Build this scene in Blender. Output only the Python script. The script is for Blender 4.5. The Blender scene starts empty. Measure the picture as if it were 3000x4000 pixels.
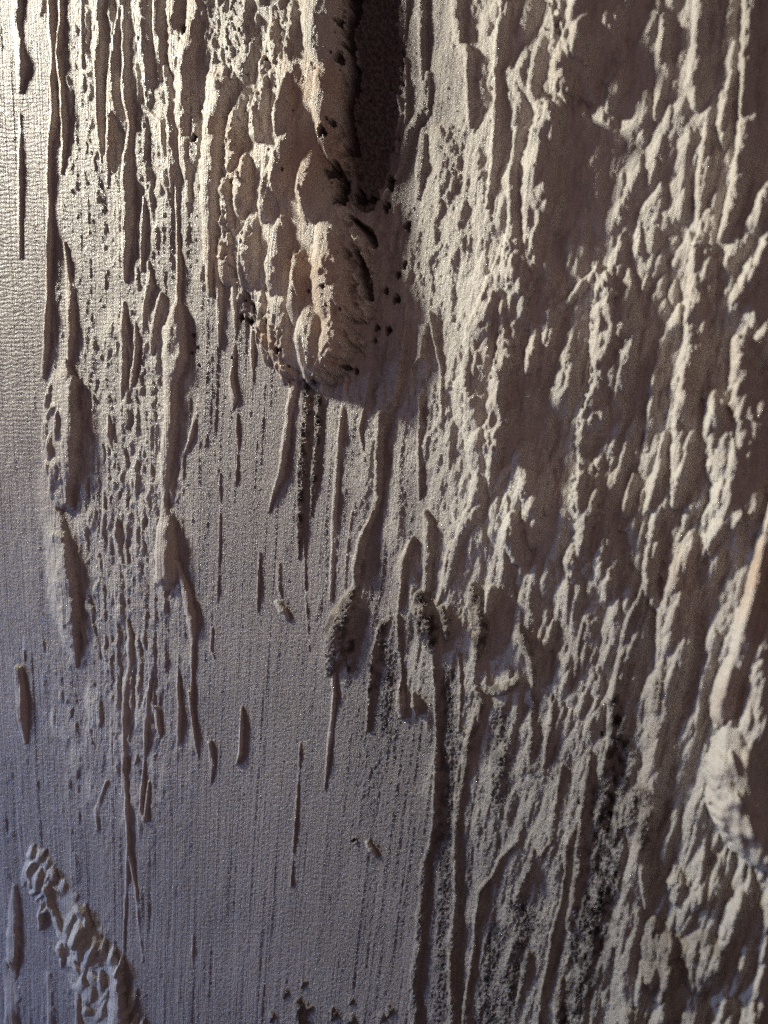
import bpy, math
import numpy as np
from mathutils import Vector

# ------------------------------------------------------------------ camera, world, lamps, exposure
sc = bpy.context.scene
PSI = math.radians(18.0)            # the camera stands to the right of the patch and looks left along the wall
DIST = 0.35
FOV = math.radians(60.0)
FK = 2.0 / math.tan(FOV / 2)
CAM = np.array([DIST * math.sin(PSI), -DIST * math.cos(PSI), 0.0])
cd = bpy.data.cameras.new('camera')
cam = bpy.data.objects.new('camera', cd)
sc.collection.objects.link(cam)
cam.location = CAM
cam.rotation_euler = (math.radians(90), 0, PSI)
cd.sensor_fit = 'VERTICAL'
cd.angle = FOV
cd.clip_start, cd.clip_end = 0.01, 50
cd.dof.use_dof = True
cd.dof.focus_distance = 0.372
cd.dof.aperture_fstop = 3.8
sc.camera = cam

w = bpy.data.worlds.new('World')
sc.world = w
w.use_nodes = True
bg = w.node_tree.nodes['Background']
bg.inputs[0].default_value = (0.30, 0.235, 0.245, 1)
bg.inputs[1].default_value = 0.20


def area(name, loc, target, size, power, col):
    l = bpy.data.lights.new(name, 'AREA')
    l.shape = 'DISK'
    l.size = size
    l.energy = power
    l.color = col
    o = bpy.data.objects.new(name, l)
    sc.collection.objects.link(o)
    o.location = loc
    o.rotation_euler = (Vector(target) - Vector(loc)).to_track_quat('-Z', 'Y').to_euler()
    return o


key = area('key_lamp', (-0.90, -0.275, 0.60), (-0.04, 0, 0.16), 0.12, 1.72, (0.99, 0.965, 0.81))
key.data.spread = math.radians(44)
cool = area('cool_lamp', (-0.80, -0.28, -0.10), (-0.20, 0, -0.26), 0.12, 0.55, (0.45, 0.62, 1.0))
cool.data.spread = math.radians(60)
area('blue_fill', (-0.46, -0.26, -0.42), (-0.20, 0, -0.20), 0.2, 0.24, (0.30, 0.42, 1.0))  # unseen fill, added to turn the lower left corner bluer
warm = area('warm_fill', (0.16, -0.60, 0.16), (-0.04, 0, 0.05), 0.25, 0.13, (1.0, 0.64, 0.60))  # unseen fill in front, added to lift the shaded sides of the lumps
warm.data.spread = math.radians(85)

sc.cycles.use_denoising = False
sc.view_settings.view_transform = 'Standard'
sc.view_settings.look = 'None'
sc.view_settings.exposure = 0.0
sc.view_settings.gamma = 1.0

# ------------------------------------------------------------------ the wall's relief, in thousandths of the picture (x 0..3, y 0..4 downwards)
rng = np.random.default_rng(7)
STEP = 0.0036
core_x = np.arange(-0.03, 3.03, STEP)
core_y = np.arange(-0.03, 4.03, STEP)
MG = 58
mg = np.cumsum(np.linspace(STEP, 0.040, MG))
X = np.concatenate([core_x[0] - mg[::-1], core_x, core_x[-1] + mg]).astype(np.float32)
Y = np.concatenate([core_y[0] - mg[::-1], core_y, core_y[-1] + mg]).astype(np.float32)
NX, NY = len(X), len(Y)
XX, YY = np.meshgrid(X, Y)


def noise(u, v, seed):
    """gradient noise, about -1..1"""
    r = np.random.default_rng(seed)
    N = 256
    ang = r.random((N, N)).astype(np.float32) * 2 * np.pi
    gx, gy = np.cos(ang), np.sin(ang)
    u = u + 1000.37
    v = v + 1000.71
    iu = np.floor(u).astype(np.int32)
    iv = np.floor(v).astype(np.int32)
    fu = (u - iu).astype(np.float32)
    fv = (v - iv).astype(np.float32)
    su = fu * fu * fu * (fu * (fu * 6 - 15) + 10)
    sv = fv * fv * fv * (fv * (fv * 6 - 15) + 10)
    a, b = iu & 255, (iu + 1) & 255
    c, d = iv & 255, (iv + 1) & 255
    n00 = gx[c, a] * fu + gy[c, a] * fv
    n10 = gx[c, b] * (fu - 1) + gy[c, b] * fv
    n01 = gx[d, a] * fu + gy[d, a] * (fv - 1)
    n11 = gx[d, b] * (fu - 1) + gy[d, b] * (fv - 1)
    x0 = n00 + su * (n10 - n00)
    x1 = n01 + su * (n11 - n01)
    return (x0 + sv * (x1 - x0)) * 1.5


def sstep(a, b, t):
    t = np.clip((t - a) / (b - a), 0, 1)
    return t * t * (3 - 2 * t)


def table(rows):
    """values on a 7 x 9 lattice over the picture, smoothly interpolated"""
    T = np.array(rows, np.float32)
    gx = np.clip(XX / 0.5, 0, 5.999)
    gy = np.clip(YY / 0.5, 0, 7.999)
    ix, iy = gx.astype(int), gy.astype(int)
    fx, fy = gx - ix, gy - iy
    fx, fy = fx * fx * (3 - 2 * fx), fy * fy * (3 - 2 * fy)
    return ((T[iy, ix] * (1 - fx) + T[iy, ix + 1] * fx) * (1 - fy)
            + (T[iy + 1, ix] * (1 - fx) + T[iy + 1, ix + 1] * fx) * fy).astype(np.float32)


YC = 11.0
wob = 0.018 * noise(XX * 3, YY * 2.2, 1) + 0.006 * noise(XX * 11, YY * 7, 2)
P = 0.55 + (XX - 0.55) / (1 - (np.minimum(YY, 5) - 2) / (YC - 2)) + wob     # constant along a plaster strand
P = P.astype(np.float32)
PS = (P - .9 * wob).astype(np.float32)

A_TEAR = table([[.30, .75, .80, .12, .60, .60, .70],
                [.22, .65, .75, .10, .75, .70, .75],
                [.10, .50, .35, .45, .80, .75, .90],
                [.14, .62, .12, .40, .85, .85, .95],
                [.20, .60, .08, .30, .75, .90, 1.0],
                [.24, .52, .05, .28, .60, .80, 1.0],
                [.20, .46, .04, .14, .45, .60, .80],
                [.18, .16, .04, .08, .40, .55, .95],
                [.22, .16, .08, .12, .40, .65, .95]])
A_STRAND = table([[.5, .9, .8, .3, .7, .6, .8],
                  [.4, .9, .6, .3, .7, .6, .8],
                  [.4, .7, .5, .5, .7, .5, .8],
                  [.3, .6, .5, .5, .6, .5, .7],
                  [.3, .6, .4, .6, .7, .6, .7],
                  [.3, .6, .3, .6, .7, .7, .7],
                  [.35, .6, .25, .4, .8, .8, .7],
                  [.45, .5, .25, .35, .9, .8, .7],
                  [.5, .5, .3, .4, .9, .8, .7]])
A_GRAIN = table([[.15, .3, .4, 1.0, .3, .2, .3],
                 [.10, .3, .3, 1.0, .3, .25, .3],
                 [.15, .3, .4, .7, .3, .3, .2],
                 [.2, .35, .5, .6, .3, .35, .2],
                 [.2, .3, .55, .6, .3, .4, .25],
                 [.2, .25, .5, .75, .5, .5, .2],
                 [.2, .25, .5, .8, .8, .7, .3],
                 [.2, .25, .45, .7, .95, .9, .3],
                 [.25, .25, .45, .65, .95, .8, .4]])
A_RIPPLE = table([[.4, .3, .1, .0, .0, .0, .0],
                  [1., .6, .3, .1, .0, .0, .0],
                  [.9, .6, .5, .2, .0, .0, .0],
                  [.8, .6, .4, .2, .1, .0, .0],
                  [.3, .3, .2, .2, .1, .0, .0],
                  [.2, .3, .35, .3, .1, .0, .0],
                  [.2, .3, .4, .4, .2, .0, .0],
                  [.2, .2, .4, .4, .2, .0, .0],
                  [.1, .1, .1, .2, .1, .0, .0]])
MACRO = table([[0, .02, .03, .00, .05, .06, .08],
               [0, .01, .03, .00, .06, .06, .09],
               [0, .01, .02, .01, .06, .05, .10],
               [0, .00, .00, .01, .06, .05, .10],
               [0, .00, .00, .01, .05, .06, .10],
               [0, .00, .00, .01, .03, .05, .09],
               [0, .00, .00, .01, .03, .05, .09],
               [0, .00, .00, .01, .03, .04, .09],
               [.02, .01, .0, .01, .03, .05, .09]])

wx = 0.013 * noise(XX * 13, YY * 9, 61) + 0.008 * noise(XX * 33, YY * 22, 62) + 0.004 * noise(XX * 70, YY * 50, 63)
wy = 0.020 * noise(XX * 13, YY * 9, 64) + 0.010 * noise(XX * 33, YY * 22, 65)
PW, YW = P + wx * .8, YY + wy
PR, YR = P + .012 * noise(XX * 8, YY * 6, 69), YY + .02 * noise(XX * 8, YY * 6, 70)
RK0 = sstep(1.55, 2.1, XX)
# --- strands: fine vertical combing
H = np.zeros_like(MACRO)
n1 = noise(P * 13, YY * 1.3, 11)
n2 = noise(P * 31, YY * 2.6, 12)
n3 = noise(PS * 66, YY * .8, 13)
n4 = noise(PS * 125, YY * 1.5, 14)
patch = 0.35 + 0.65 * sstep(-0.35, 0.5, noise(XX * 2.6, YY * 1.6, 15))
H += A_STRAND * (1 - .75 * RK0) * patch * (0.010 * n1 + 0.0075 * (0.6 - np.abs(n2)) * 1.2 + (0.0022 + .0024 * (1 - sstep(.8, 1.3, XX))) * n3)
H += (1 - .5 * RK0) * (0.0009 * n3 + 0.0010 * n4) * (.6 + .5 * sstep(-.3, .5, noise(XX * 2, YY * .8, 78))) + A_TEAR * (1 - .6 * RK0) * (.0022 * noise(PW * 50, YW * 26, 19) + .0012 * noise(PW * 105, YW * 60, 20))
H += A_GRAIN * (0.0013 * noise(XX * 88, YY * 70, 16) + 0.0020 * noise(XX * 140, YY * 130, 17))
H += 0.006 * A_TEAR * noise(P * 9, YY * 4, 18)


# --- tears: pointed-top drops of plaster, stamped along the strands
def tear_prof(s, t, e=0.8, c=0.0):
    s_ = np.clip(s, 0, 1)
    ws = s_ ** 0.7 * (1 - s_ ** 3) ** .55 * 1.15
    q = t / np.maximum(ws, 1e-4)
    q = np.where(q > c, (q - c) / (1 - c), (c - q) / (1 + c))
    g = sstep(0, 0.6, s) * (1 - s_ ** 5) ** .6
    v = np.clip(1 - q * q, 0, 1) ** e * g
    return np.where((s > 0) & (s < 1), v, 0)


def stamp_tear(F, x0, y0, L, wd, h, slope, e=0.8, c=0.0, bend=0.0):
    j0, j1 = np.searchsorted(Y, [y0, y0 + L])
    xa = min(x0, x0 + slope * L) - wd - abs(bend)
    xb = max(x0, x0 + slope * L) + wd + abs(bend)
    i0, i1 = np.searchsorted(X, [xa, xb])
    if j1 - j0 < 2 or i1 - i0 < 2:
        return None
    s = ((Y[j0:j1] - y0) / L)[:, None]
    cx = x0 + slope * L * s + bend * np.sin(s * 5.5) * s
    t = (X[i0:i1][None, :] - cx) / wd
    v = h * tear_prof(s, t, e, c)
    win = F[j0:j1, i0:i1]
    np.maximum(win, v, out=win)
    return (slice(j0, j1), slice(i0, i1)), v


T = np.zeros_like(H)


def sample(tab, x, y):
    i = min(np.searchsorted(X, x), NX - 1)
    j = min(np.searchsorted(Y, y), NY - 1)
    return tab[j, i]


def scatter(n, size, seed, pw=1.0, hk=1.0):
    r = np.random.default_rng(seed)
    k = 0
    while k < n:
        x, y = r.uniform(-0.4, 3.4), r.uniform(-0.6, 4.4)
        a = sample(A_TEAR, x, y)
        if r.random() > a ** pw:
            continue
        k += 1
        grow = 0.55 + 0.28 * np.clip(x, 0, 3)
        L = size * grow * r.lognormal(0, 0.38)
        wd = L * r.uniform(0.10, 0.24) + 0.004
        h = min(wd * r.uniform(0.5, 1.15), 0.045) * (0.45 + 0.6 * a) * hk
        slope = -(x - 0.55) / (YC - y) + r.normal(0, 0.07)
        stamp_tear(T, x, y, L, wd, h, slope, e=r.uniform(0.9, 1.5), c=r.uniform(-0.5, 0.1), bend=r.normal(0, 0.006))


scatter(520, 0.22, 21, 1.2)
scatter(2200, 0.12, 22, 1.0)
scatter(5200, 0.06, 23, 0.8)
scatter(6000, 0.032, 24, 0.6, 0.9)


def resample(A, dx, dy):
    gx = np.clip((XX + dx - core_x[0]) / STEP + MG, 0, NX - 1.001).astype(np.float32)
    gy = np.clip((YY + dy - core_y[0]) / STEP + MG, 0, NY - 1.001).astype(np.float32)
    ix, iy = gx.astype(np.int32), gy.astype(np.int32)
    fx, fy = gx - ix, gy - iy
    return (A[iy, ix] * (1 - fx) + A[iy, ix + 1] * fx) * (1 - fy) + (A[iy + 1, ix] * (1 - fx) + A[iy + 1, ix + 1] * fx) * fy


sizew = (0.45 + 0.3 * np.clip(XX, 0, 3) / 1.5)
T = resample(T, wx * sizew, wy * sizew)
# a net of crests round scooped hollows
r1 = (1 - np.abs(noise(PW * 7.5, YW * 2.6, 66))) ** 3
r2 = (1 - np.abs(noise(PW * 17, YW * 6, 67))) ** 3
r3 = (1 - np.abs(noise(PW * 38, YW * 14, 68))) ** 2
big = np.clip(XX / 1.6, .35, 1.4)
NET = A_TEAR * (0.024 * big * r1 + 0.018 * r2 * (.4 + .6 * r1) + 0.008 * r3)


def knobs(u, v, seed, r0=.8, ex=.8):
    r = np.random.default_rng(seed)
    K = 256
    ju, jv, hh = r.random((K, K)).astype(np.float32), r.random((K, K)).astype(np.float32), r.random((K, K)).astype(np.float32)
    u, v = u + 500.3, v + 500.7
    iu, iv = np.floor(u).astype(np.int32), np.floor(v).astype(np.int32)
    fu, fv = u - iu, v - iv
    out = np.zeros(u.shape, np.float32)
    for a in (-1, 0, 1):
        for b in (-1, 0, 1):
            ca, cb = (iu + a) & 255, (iv + b) & 255
            du_, dv_ = a + .15 + .7 * ju[cb, ca] - fu, b + .15 + .7 * jv[cb, ca] - fv
            # pointed above, blunt below
            wu = np.clip(.62 + .45 * -dv_, .15, 1.0)
            d2 = (du_ / wu) ** 2 + dv_ ** 2
            q = hh[cb, ca]
            out = np.maximum(out, (.25 + .75 * q) * np.clip(1 - d2 / (r0 * (.6 + .5 * q)) ** 2, 0, 1) ** ex)
    return out


m1 = .45 + .55 * sstep(-.4, .4, noise(XX * 3.1, YY * 2.0, 71))
m2 = .35 + .65 * sstep(-.4, .4, noise(XX * 4.5, YY * 2.7, 72))
m3 = .30 + .70 * sstep(-.4, .4, noise(XX * 6.0, YY * 3.5, 73))
LK = sstep(1.0, .6, XX) if False else 1 - sstep(.6, 1.0, XX)
KL = A_TEAR * (.016 * m2 * knobs(PW * 17, YW * 3.2, 84) + .013 * m3 * knobs(PW * 36, YW * 8, 85) + .0055 * knobs(PW * 70, YW * 20, 86))
KN = A_TEAR * (.030 * big * m1 * knobs(PW * 9, YW * 4.2, 74) + .022 * m2 * knobs(PW * 19, YW * 9, 75)
               + .0125 * m3 * knobs(PW * 40, YW * 21, 76) + .0065 * knobs(PW * 74, YW * 44, 77))
RK = sstep(1.55, 2.1, XX + .10 * noise(XX * 4, YY * 3, 90)) * (1 - .45 * sstep(2.4, 3.2, YY) * (XX < 2.55))
KR = A_TEAR * (.042 * m1 * knobs(PR * 5.2, YR * 2.5, 91, .9, 1.2) + .048 * (.4 + .6 * m2) * knobs(PR * 10, YR * 5.6, 92, .85, 1.0) + .028 * (.4 + .6 * m3) * knobs(PR * 21, YR * 12, 93, .85, 1.0) + .008 * knobs(PR * 44, YR * 28, 94, .85, .9))
KN = (KN * (1 - RK) + KR * RK) * (1 - LK) + KL * LK

# --- named features: drips, ridges, lumps
F = np.zeros_like(H)
COV = np.zeros_like(H)
GR = np.zeros_like(H)
OWN = np.zeros(H.shape, np.int16)
SUB = np.zeros(H.shape, np.int16)
FEATS = [None]          # (name, label)
SUBS = [None]           # (name, owner)
edge_n = noise(XX * 16, YY * 9, 31)
edge_f = noise(XX * 45, YY * 28, 32)
edge_g = noise(XX * 90, YY * 60, 34)
lump_n = noise(XX * 12, YY * 6, 33) + .5 * noise(XX * 30, YY * 17, 35)


def ridge_val(pts, c=0.0, e=0.8, ragged=0.22):
    pts = np.array(pts, np.float32)
    mw = pts[:, 2].max() * 1.5
    i0, i1 = np.searchsorted(X, [pts[:, 0].min() - mw, pts[:, 0].max() + mw])
    j0, j1 = np.searchsorted(Y, [pts[:, 1].min() - mw, pts[:, 1].max() + mw])
    if i1 - i0 < 2 or j1 - j0 < 2:
        return None, None
    sl = (slice(j0, j1), slice(i0, i1))
    x, y = XX[sl], YY[sl]
    best = np.full(x.shape, 9.0, np.float32)
    out = np.zeros(x.shape, np.float32)
    k = 1 + ragged * (edge_n[sl] + 0.7 * edge_f[sl] + .4 * edge_g[sl])
    for a, b in zip(pts[:-1], pts[1:]):
        dx, dy = b[0] - a[0], b[1] - a[1]
        L2 = dx * dx + dy * dy + 1e-9
        q = np.clip(((x - a[0]) * dx + (y - a[1]) * dy) / L2, 0, 1)
        px, py = x - (a[0] + q * dx), y - (a[1] + q * dy)
        d = np.sqrt(px * px + py * py)
        sg = np.where(px * dy - py * dx >= 0, 1.0, -1.0)
        ww = (a[2] + q * (b[2] - a[2])) * k + 1e-4
        hh = a[3] + q * (b[3] - a[3])
        t = sg * d / ww
        m = np.abs(t)
        qq = np.where(t > c, (t - c) / (1 - c), (c - t) / (1 + c))
        v = hh * np.clip(1 - qq * qq, 0, 1) ** e
        out = np.maximum(out, np.where(m < 1.6, v, 0))
    return sl, out


def smax(a, b, k):
    d = np.clip(0.5 + 0.5 * (b - a) / k, 0, 1)
    return a + (b - a) * d + k * d * (1 - d)


def feature(name, pts, c=0.0, e=0.8, ragged=0.22, grain=0.0, lump=0.25, smooth=0.75, label=None):
    """pts: x, y, half-width, height"""
    low = {'drip': .62, 'strand': .8, 'spindle': .7, 'drop': .75, 'pellet': .65, 'lens': .8}.get(name, .9) if pts[0][0] < 1.55 else 1.2
    thin = .78 if low < .7 else 1
    if name == 'ridge' and pts[0][0] > 1.4 and pts[0][1] > 2 and pts[0][0] < 2.35:
        thin, smooth, ragged, grain, low = .72, .4, .45, max(grain, .45), .72
    if name == 'drip':
        e, ragged, lump = .8, max(ragged, .36), .45
    pts = [(a, b, w_ * thin, h_ * low) for a, b, w_, h_ in pts]
    sl, v = ridge_val(pts, c, e, ragged)
    if sl is None:
        return
    v = v * (1 + lump * lump_n[sl])
    hm = max(p[3] for p in pts)
    f = F[sl]
    fid = len(FEATS)
    FEATS.append((name, label))
    win = (v > f) & (v > min(0.006, 0.3 * hm))
    OWN[sl][win] = fid
    SUB[sl][win] = 0
    act = v > 1e-5
    F[sl] = np.where(act, smax(f, v, 0.004), f)
    cv = np.clip(v / (0.45 * hm), 0, 1)
    COV[sl] = np.maximum(COV[sl], smooth * cv)
    if grain:
        GR[sl] = np.maximum(GR[sl], grain * cv)
    return fid


def scales(fid, name, items, k=1.25, cr=(-.6, -.25)):
    """items: x_top, y_top, x_bottom, y_bottom, half-width, height; they ride on feature fid"""
    S = np.zeros_like(H)
    for (x0, y0, x1, y1, wd, h) in items:
        L = y1 - y0
        before = None
        r = stamp_tear(S, x0, y0, L, wd, h * k, (x1 - x0) / L, e=0.9, c=rng.uniform(*cr), bend=rng.normal(0, 0.008))
        if r is None:
            continue
        sl, v = r
        m = (v >= S[sl] - 1e-7) & (v > 0.3 * h * k)
        SUBS.append((name, fid))
        OWN[sl][m] = fid
        SUB[sl][m] = len(SUBS) - 1
        COV[sl] = np.maximum(COV[sl], 0.6 * np.clip(v / (0.5 * h * k), 0, 1))
    global F
    F = F + resample(S, wx * .55, wy * .55)


# the big scaly lump in the upper middle
BIG = feature('lump', [(1.30, -0.5, .10, .065), (1.27, 0.10, .12, .07), (1.21, .40, .18, .075), (1.13, .68, .26, .08), (1.16, .96, .28, .088), (1.215, 1.20, .225, .110), (1.235, 1.33, .190, .115)],
              c=0.55, e=0.75, ragged=.22, lump=.08, smooth=.75, label='big scaly lump of plaster with a rounded lower end')
scales(BIG, k=1.15, cr=(-.55, -.2), name='scale', items=[
    (1.28, -.30, 1.28, .30, .10, .030), (1.29, .22, 1.32, .66, .07, .040), (1.17, .28, 1.14, .62, .045, .040),
    (1.05, .30, 1.06, .60, .055, .042), (.98, .33, .93, .70, .05, .045), (1.20, .45, 1.10, .86, .055, .040),
    (1.26, .58, 1.25, .90, .075, .045), (1.13, .60, 1.07, .90, .05, .042), (1.01, .58, .97, .88, .05, .045),
    (.92, .66, .91, .98, .045, .040), (1.30, .80, 1.36, 1.34, .105, .042), (1.33, 1.05, 1.37, 1.46, .08, .03), (1.15, .82, 1.12, 1.20, .065, .050),
    (1.03, .80, .99, 1.16, .062, .048), (.90, .90, .90, 1.13, .045, .035), (1.13, 1.08, 1.11, 1.48, .075, .045),
    (1.06, 1.16, 1.06, 1.40, .05, .035), (1.25, 1.16, 1.25, 1.54, .085, .045), (1.21, .98, 1.20, 1.30, .05, .035),
    (1.12, 1.10, 1.12, 1.50, .075, .034), (1.33, 1.16, 1.33, 1.50, .07, .028),
    (1.05, 1.12, 1.05, 1.44, .05, .045), (1.10, 1.28, 1.12, 1.50, .05, .03),
    (1.10, .02, 1.09, .30, .04, .03), (1.17, -.02, 1.17, .28, .03, .028), (1.07, .14, 1.05, .40, .03, .03)])
feature('finger', [(.885, .30, .03, .02), (.875, .36, .050, .05), (.855, .55, .050, .055), (.84, .80, .038, .05), (.83, .98, .026, .04), (.835, 1.15, .015, .02)], c=.1, e=.6,
        label='finger of plaster left of the big lump')
feature('drip', [(.82, -.3, .05, .03), (.79, .05, .05, .035), (.76, .22, .05, .045), (.735, .45, .045, .045), (.745, .65, .03, .035), (.755, .80, .008, .01)], c=-.2, e=.75)
feature('drip', [(.72, -.3, .045, .04), (.715, .05, .05, .04), (.70, .22, .04, .03), (.69, .30, .01, .01)], c=-.5)

# combed ridges of the upper left
for pts, c in [
    ([(.07, -.4, .022, .022), (.07, .1, .022, .025), (.088, .26, .024, .032), (.082, .36, .008, .01)], .3),
    ([(.082, .45, .006, .008), (.080, .7, .010, .014), (.080, 1.0, .007, .010)], .2),
    ([(.205, -.4, .014, .026), (.21, .12, .014, .026), (.222, .22, .012, .02), (.212, .34, .012, .024), (.222, .44, .014, .026), (.20, .6, .010, .022), (.202, .9, .011, .024), (.194, 1.2, .011, .024), (.185, 1.36, .014, .024), (.172, 1.47, .010, .01)], .1),
    ([(.25, -.4, .012, .02), (.252, .1, .012, .02), (.238, .22, .010, .02), (.255, .36, .012, .024), (.262, .5, .014, .024), (.25, .68, .006, .01)], .1),
    ([(.335, -.4, .010, .018), (.338, .15, .008, .012), (.34, .35, .004, .006)], .1),
    ([(.405, -.4, .018, .034), (.412, .12, .020, .036), (.402, .30, .016, .032), (.406, .5, .016, .032), (.41, .64, .006, .012)], -.1),
    ([(.50, .0, .010, .018), (.485, .14, .014, .024), (.465, .26, .018, .030), (.462, .40, .028, .036), (.45, .55, .018, .03), (.43, .74, .006, .01)], -.4),
    ([(.505, .05, .010, .02), (.51, .3, .014, .024), (.515, .38, .018, .03), (.53, .5, .014, .024), (.512, .62, .022, .034), (.515, .75, .024, .036), (.51, .95, .022, .032), (.50, 1.10, .008, .012)], -.3),
    ([(.59, -.4, .040, .034), (.59, .1, .045, .038), (.60, .28, .036, .034), (.595, .42, .012, .012)], -.6),
    ([(.645, -.4, .022, .03), (.645, .15, .024, .034), (.64, .32, .012, .016)], -.4),
    ([(.665, .28, .01, .02), (.69, .42, .024, .034), (.70, .55, .026, .034), (.69, .68, .018, .026), (.685, .76, .006, .01)], -.4),
    ([(.60, .45, .01, .012), (.655, .50, .016, .02), (.66, .62, .012, .018), (.655, .70, .006, .008)], -.2),
    ([(.575, .78, .006, .01), (.57, .92, .012, .02), (.565, 1.06, .008, .012)], -.2),
]:
    feature('strand', pts, c=c, e=.85)

for xs, y0_, y1_ in ((1.52, .28, .66), (1.553, -.1, .34), (1.572, .22, .60), (1.60, -.3, .48)):
    kk = [rng.uniform(-.012, .012) for _ in range(6)]
    feature('strand', [(xs + kk[q] - .02 * q / 5, y0_ + (y1_ - y0_) * q / 5, .004 + .004 * (q % 2), .008 + .008 * (q % 3) / 2) for q in range(6)], c=-.3, e=.8, ragged=.7, smooth=.2)
# left: the long lens, its trail, the spindle drips
feature('drip', [(.26, .95, .01, .012), (.28, 1.12, .024, .024), (.285, 1.30, .022, .026), (.275, 1.41, .012, .014)], c=.2)
LENS = feature('lens', [(.262, 1.405, .008, .012), (.255, 1.50, .060, .040), (.245, 1.66, .082, .050), (.24, 1.84, .072, .048), (.25, 1.95, .040, .036), (.285, 1.985, .014, .018)],
               c=.55, e=.75, ragged=.10, lump=.12, smooth=.4, label='long leaf shaped lump at the left with a scaly face')
scales(LENS, 'scale', [(.215, 1.46, .19, 1.60, .022, .012), (.23, 1.53, .22, 1.66, .016, .010), (.25, 1.58, .24, 1.72, .016, .010), (.20, 1.62, .185, 1.75, .02, .010),
                       (.225, 1.66, .21, 1.80, .02, .012), (.205, 1.78, .20, 1.86, .018, .010), (.235, 1.78, .23, 1.90, .022, .012), (.215, 1.84, .215, 1.96, .02, .010)])
feature('lens', [(.17, 1.88, .02, .010), (.20, 2.02, .05, .020), (.225, 2.12, .055, .036), (.245, 2.25, .060, .042), (.262, 2.40, .056, .040), (.285, 2.50, .034, .030), (.30, 2.60, .008, .008)],
        c=.62, e=.75, ragged=.12, smooth=.45, label='lower leaf shaped lump that tapers under the first')
feature('drip', [(.70, .70, .008, .014), (.705, .95, .010, .018), (.712, 1.05, .017, .028), (.706, 1.16, .012, .022), (.708, 1.21, .018, .03)], c=-.1)
feature('spindle', [(.708, 1.20, .018, .03), (.69, 1.30, .048, .050), (.688, 1.40, .050, .050), (.675, 1.50, .030, .036), (.675, 1.62, .024, .030), (.66, 1.75, .026, .028), (.652, 1.90, .016, .022), (.648, 2.0, .012, .018)],
        c=-.15, e=.7, ragged=.1, label='spindle shaped drip with a long tail')
feature('drop', [(.648, 1.97, .010, .016), (.655, 2.06, .034, .038), (.655, 2.16, .046, .050), (.655, 2.25, .044, .046), (.655, 2.29, .022, .022)], c=-.2, e=.65, ragged=.08, lump=.1,
        label='tan drop hanging from the thin tail')
feature('drip', [(.70, 2.20, .010, .014), (.735, 2.32, .024, .026), (.752, 2.42, .024, .026), (.755, 2.50, .010, .014), (.752, 2.66, .007, .012), (.75, 2.78, .005, .010)], c=-.1)
feature('strand', [(.742, 2.70, .006, .010), (.76, 2.85, .006, .011), (.775, 2.96, .003, .005)])
for pts in [
    [(.59, 1.03, .008, .012), (.595, 1.12, .022, .03), (.58, 1.18, .016, .024), (.565, 1.30, .006, .01)],
    [(.64, 1.15, .008, .016), (.632, 1.20, .022, .03), (.615, 1.28, .020, .028), (.60, 1.38, .012, .016)],
    [(.49, 1.18, .006, .01), (.49, 1.30, .018, .024), (.485, 1.50, .014, .02), (.48, 1.62, .006, .008)],
    [(.535, 1.25, .006, .01), (.54, 1.36, .014, .02), (.525, 1.48, .014, .02), (.51, 1.54, .005, .006)],
    [(.43, 1.62, .006, .014), (.435, 1.70, .016, .022), (.445, 1.77, .007, .008)],
    [(.775, 1.52, .004, .006), (.77, 1.62, .012, .014), (.745, 1.72, .012, .014), (.72, 1.78, .005, .006)],
    [(.855, 1.00, .012, .02), (.87, 1.15, .020, .03), (.862, 1.28, .014, .02), (.86, 1.36, .005, .006)],
    [(.925, 1.10, .02, .02), (.925, 1.30, .010, .014), (.905, 1.48, .014, .016), (.915, 1.56, .018, .022), (.91, 1.60, .006, .008)],
    [(.925, 1.62, .005, .006), (.93, 1.75, .006, .010), (.92, 1.90, .003, .004)],
    [(.99, 1.20, .01, .01), (.985, 1.38, .010, .012), (.99, 1.50, .004, .005)],
    [(.41, 1.92, .006, .008), (.41, 2.02, .014, .016), (.40, 2.10, .005, .006)],
    [(.50, 2.42, .008, .012), (.515, 2.50, .016, .020), (.51, 2.60, .013, .018), (.495, 2.70, .015, .02), (.49, 2.95, .015, .02), (.485, 3.10, .010, .016)],
    [(.49, 3.00, .010, .016), (.50, 3.16, .013, .022), (.505, 3.30, .011, .018), (.488, 3.60, .005, .009), (.485, 3.82, .004, .006)],
    [(.51, 3.34, .008, .012), (.535, 3.48, .010, .016), (.545, 3.62, .005, .010), (.562, 3.75, .006, .008)],
    [(.60, 2.60, .004, .008), (.585, 2.72, .010, .018), (.575, 2.86, .010, .018), (.565, 3.00, .006, .01)],
    [(.61, 2.76, .010, .016), (.622, 2.84, .014, .018), (.63, 2.88, .005, .006)],
    [(.695, 2.60, .008, .012), (.70, 2.68, .010, .016), (.705, 2.80, .013, .02), (.70, 2.90, .010, .014)],
    [(.565, 2.98, .007, .012), (.555, 3.16, .010, .016), (.57, 3.20, .010, .016), (.585, 3.05, .007, .012)],
    [(.42, 3.05, .008, .012), (.38, 3.16, .012, .016), (.385, 3.24, .006, .01)],
    [(.095, 2.48, .004, .006), (.098, 2.58, .006, .010)],
    [(.945, 2.76, .006, .012), (.945, 2.84, .010, .018), (.94, 2.94, .012, .018), (.928, 2.98, .007, .01)],
    [(.82, 2.90, .012, .018), (.83, 2.98, .014, .016), (.825, 3.06, .005, .006)],
    [(.83, 2.45, .005, .008), (.825, 2.54, .007, .010), (.835, 2.57, .004, .004)],
    [(.755, 3.65, .005, .006), (.755, 3.78, .006, .008)],
    [(.86, 1.85, .004, .006), (.86, 2.1, .005, .009), (.85, 2.35, .003, .006)],
]:
    feature('drip', pts, c=-.1, e=.75)
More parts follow.
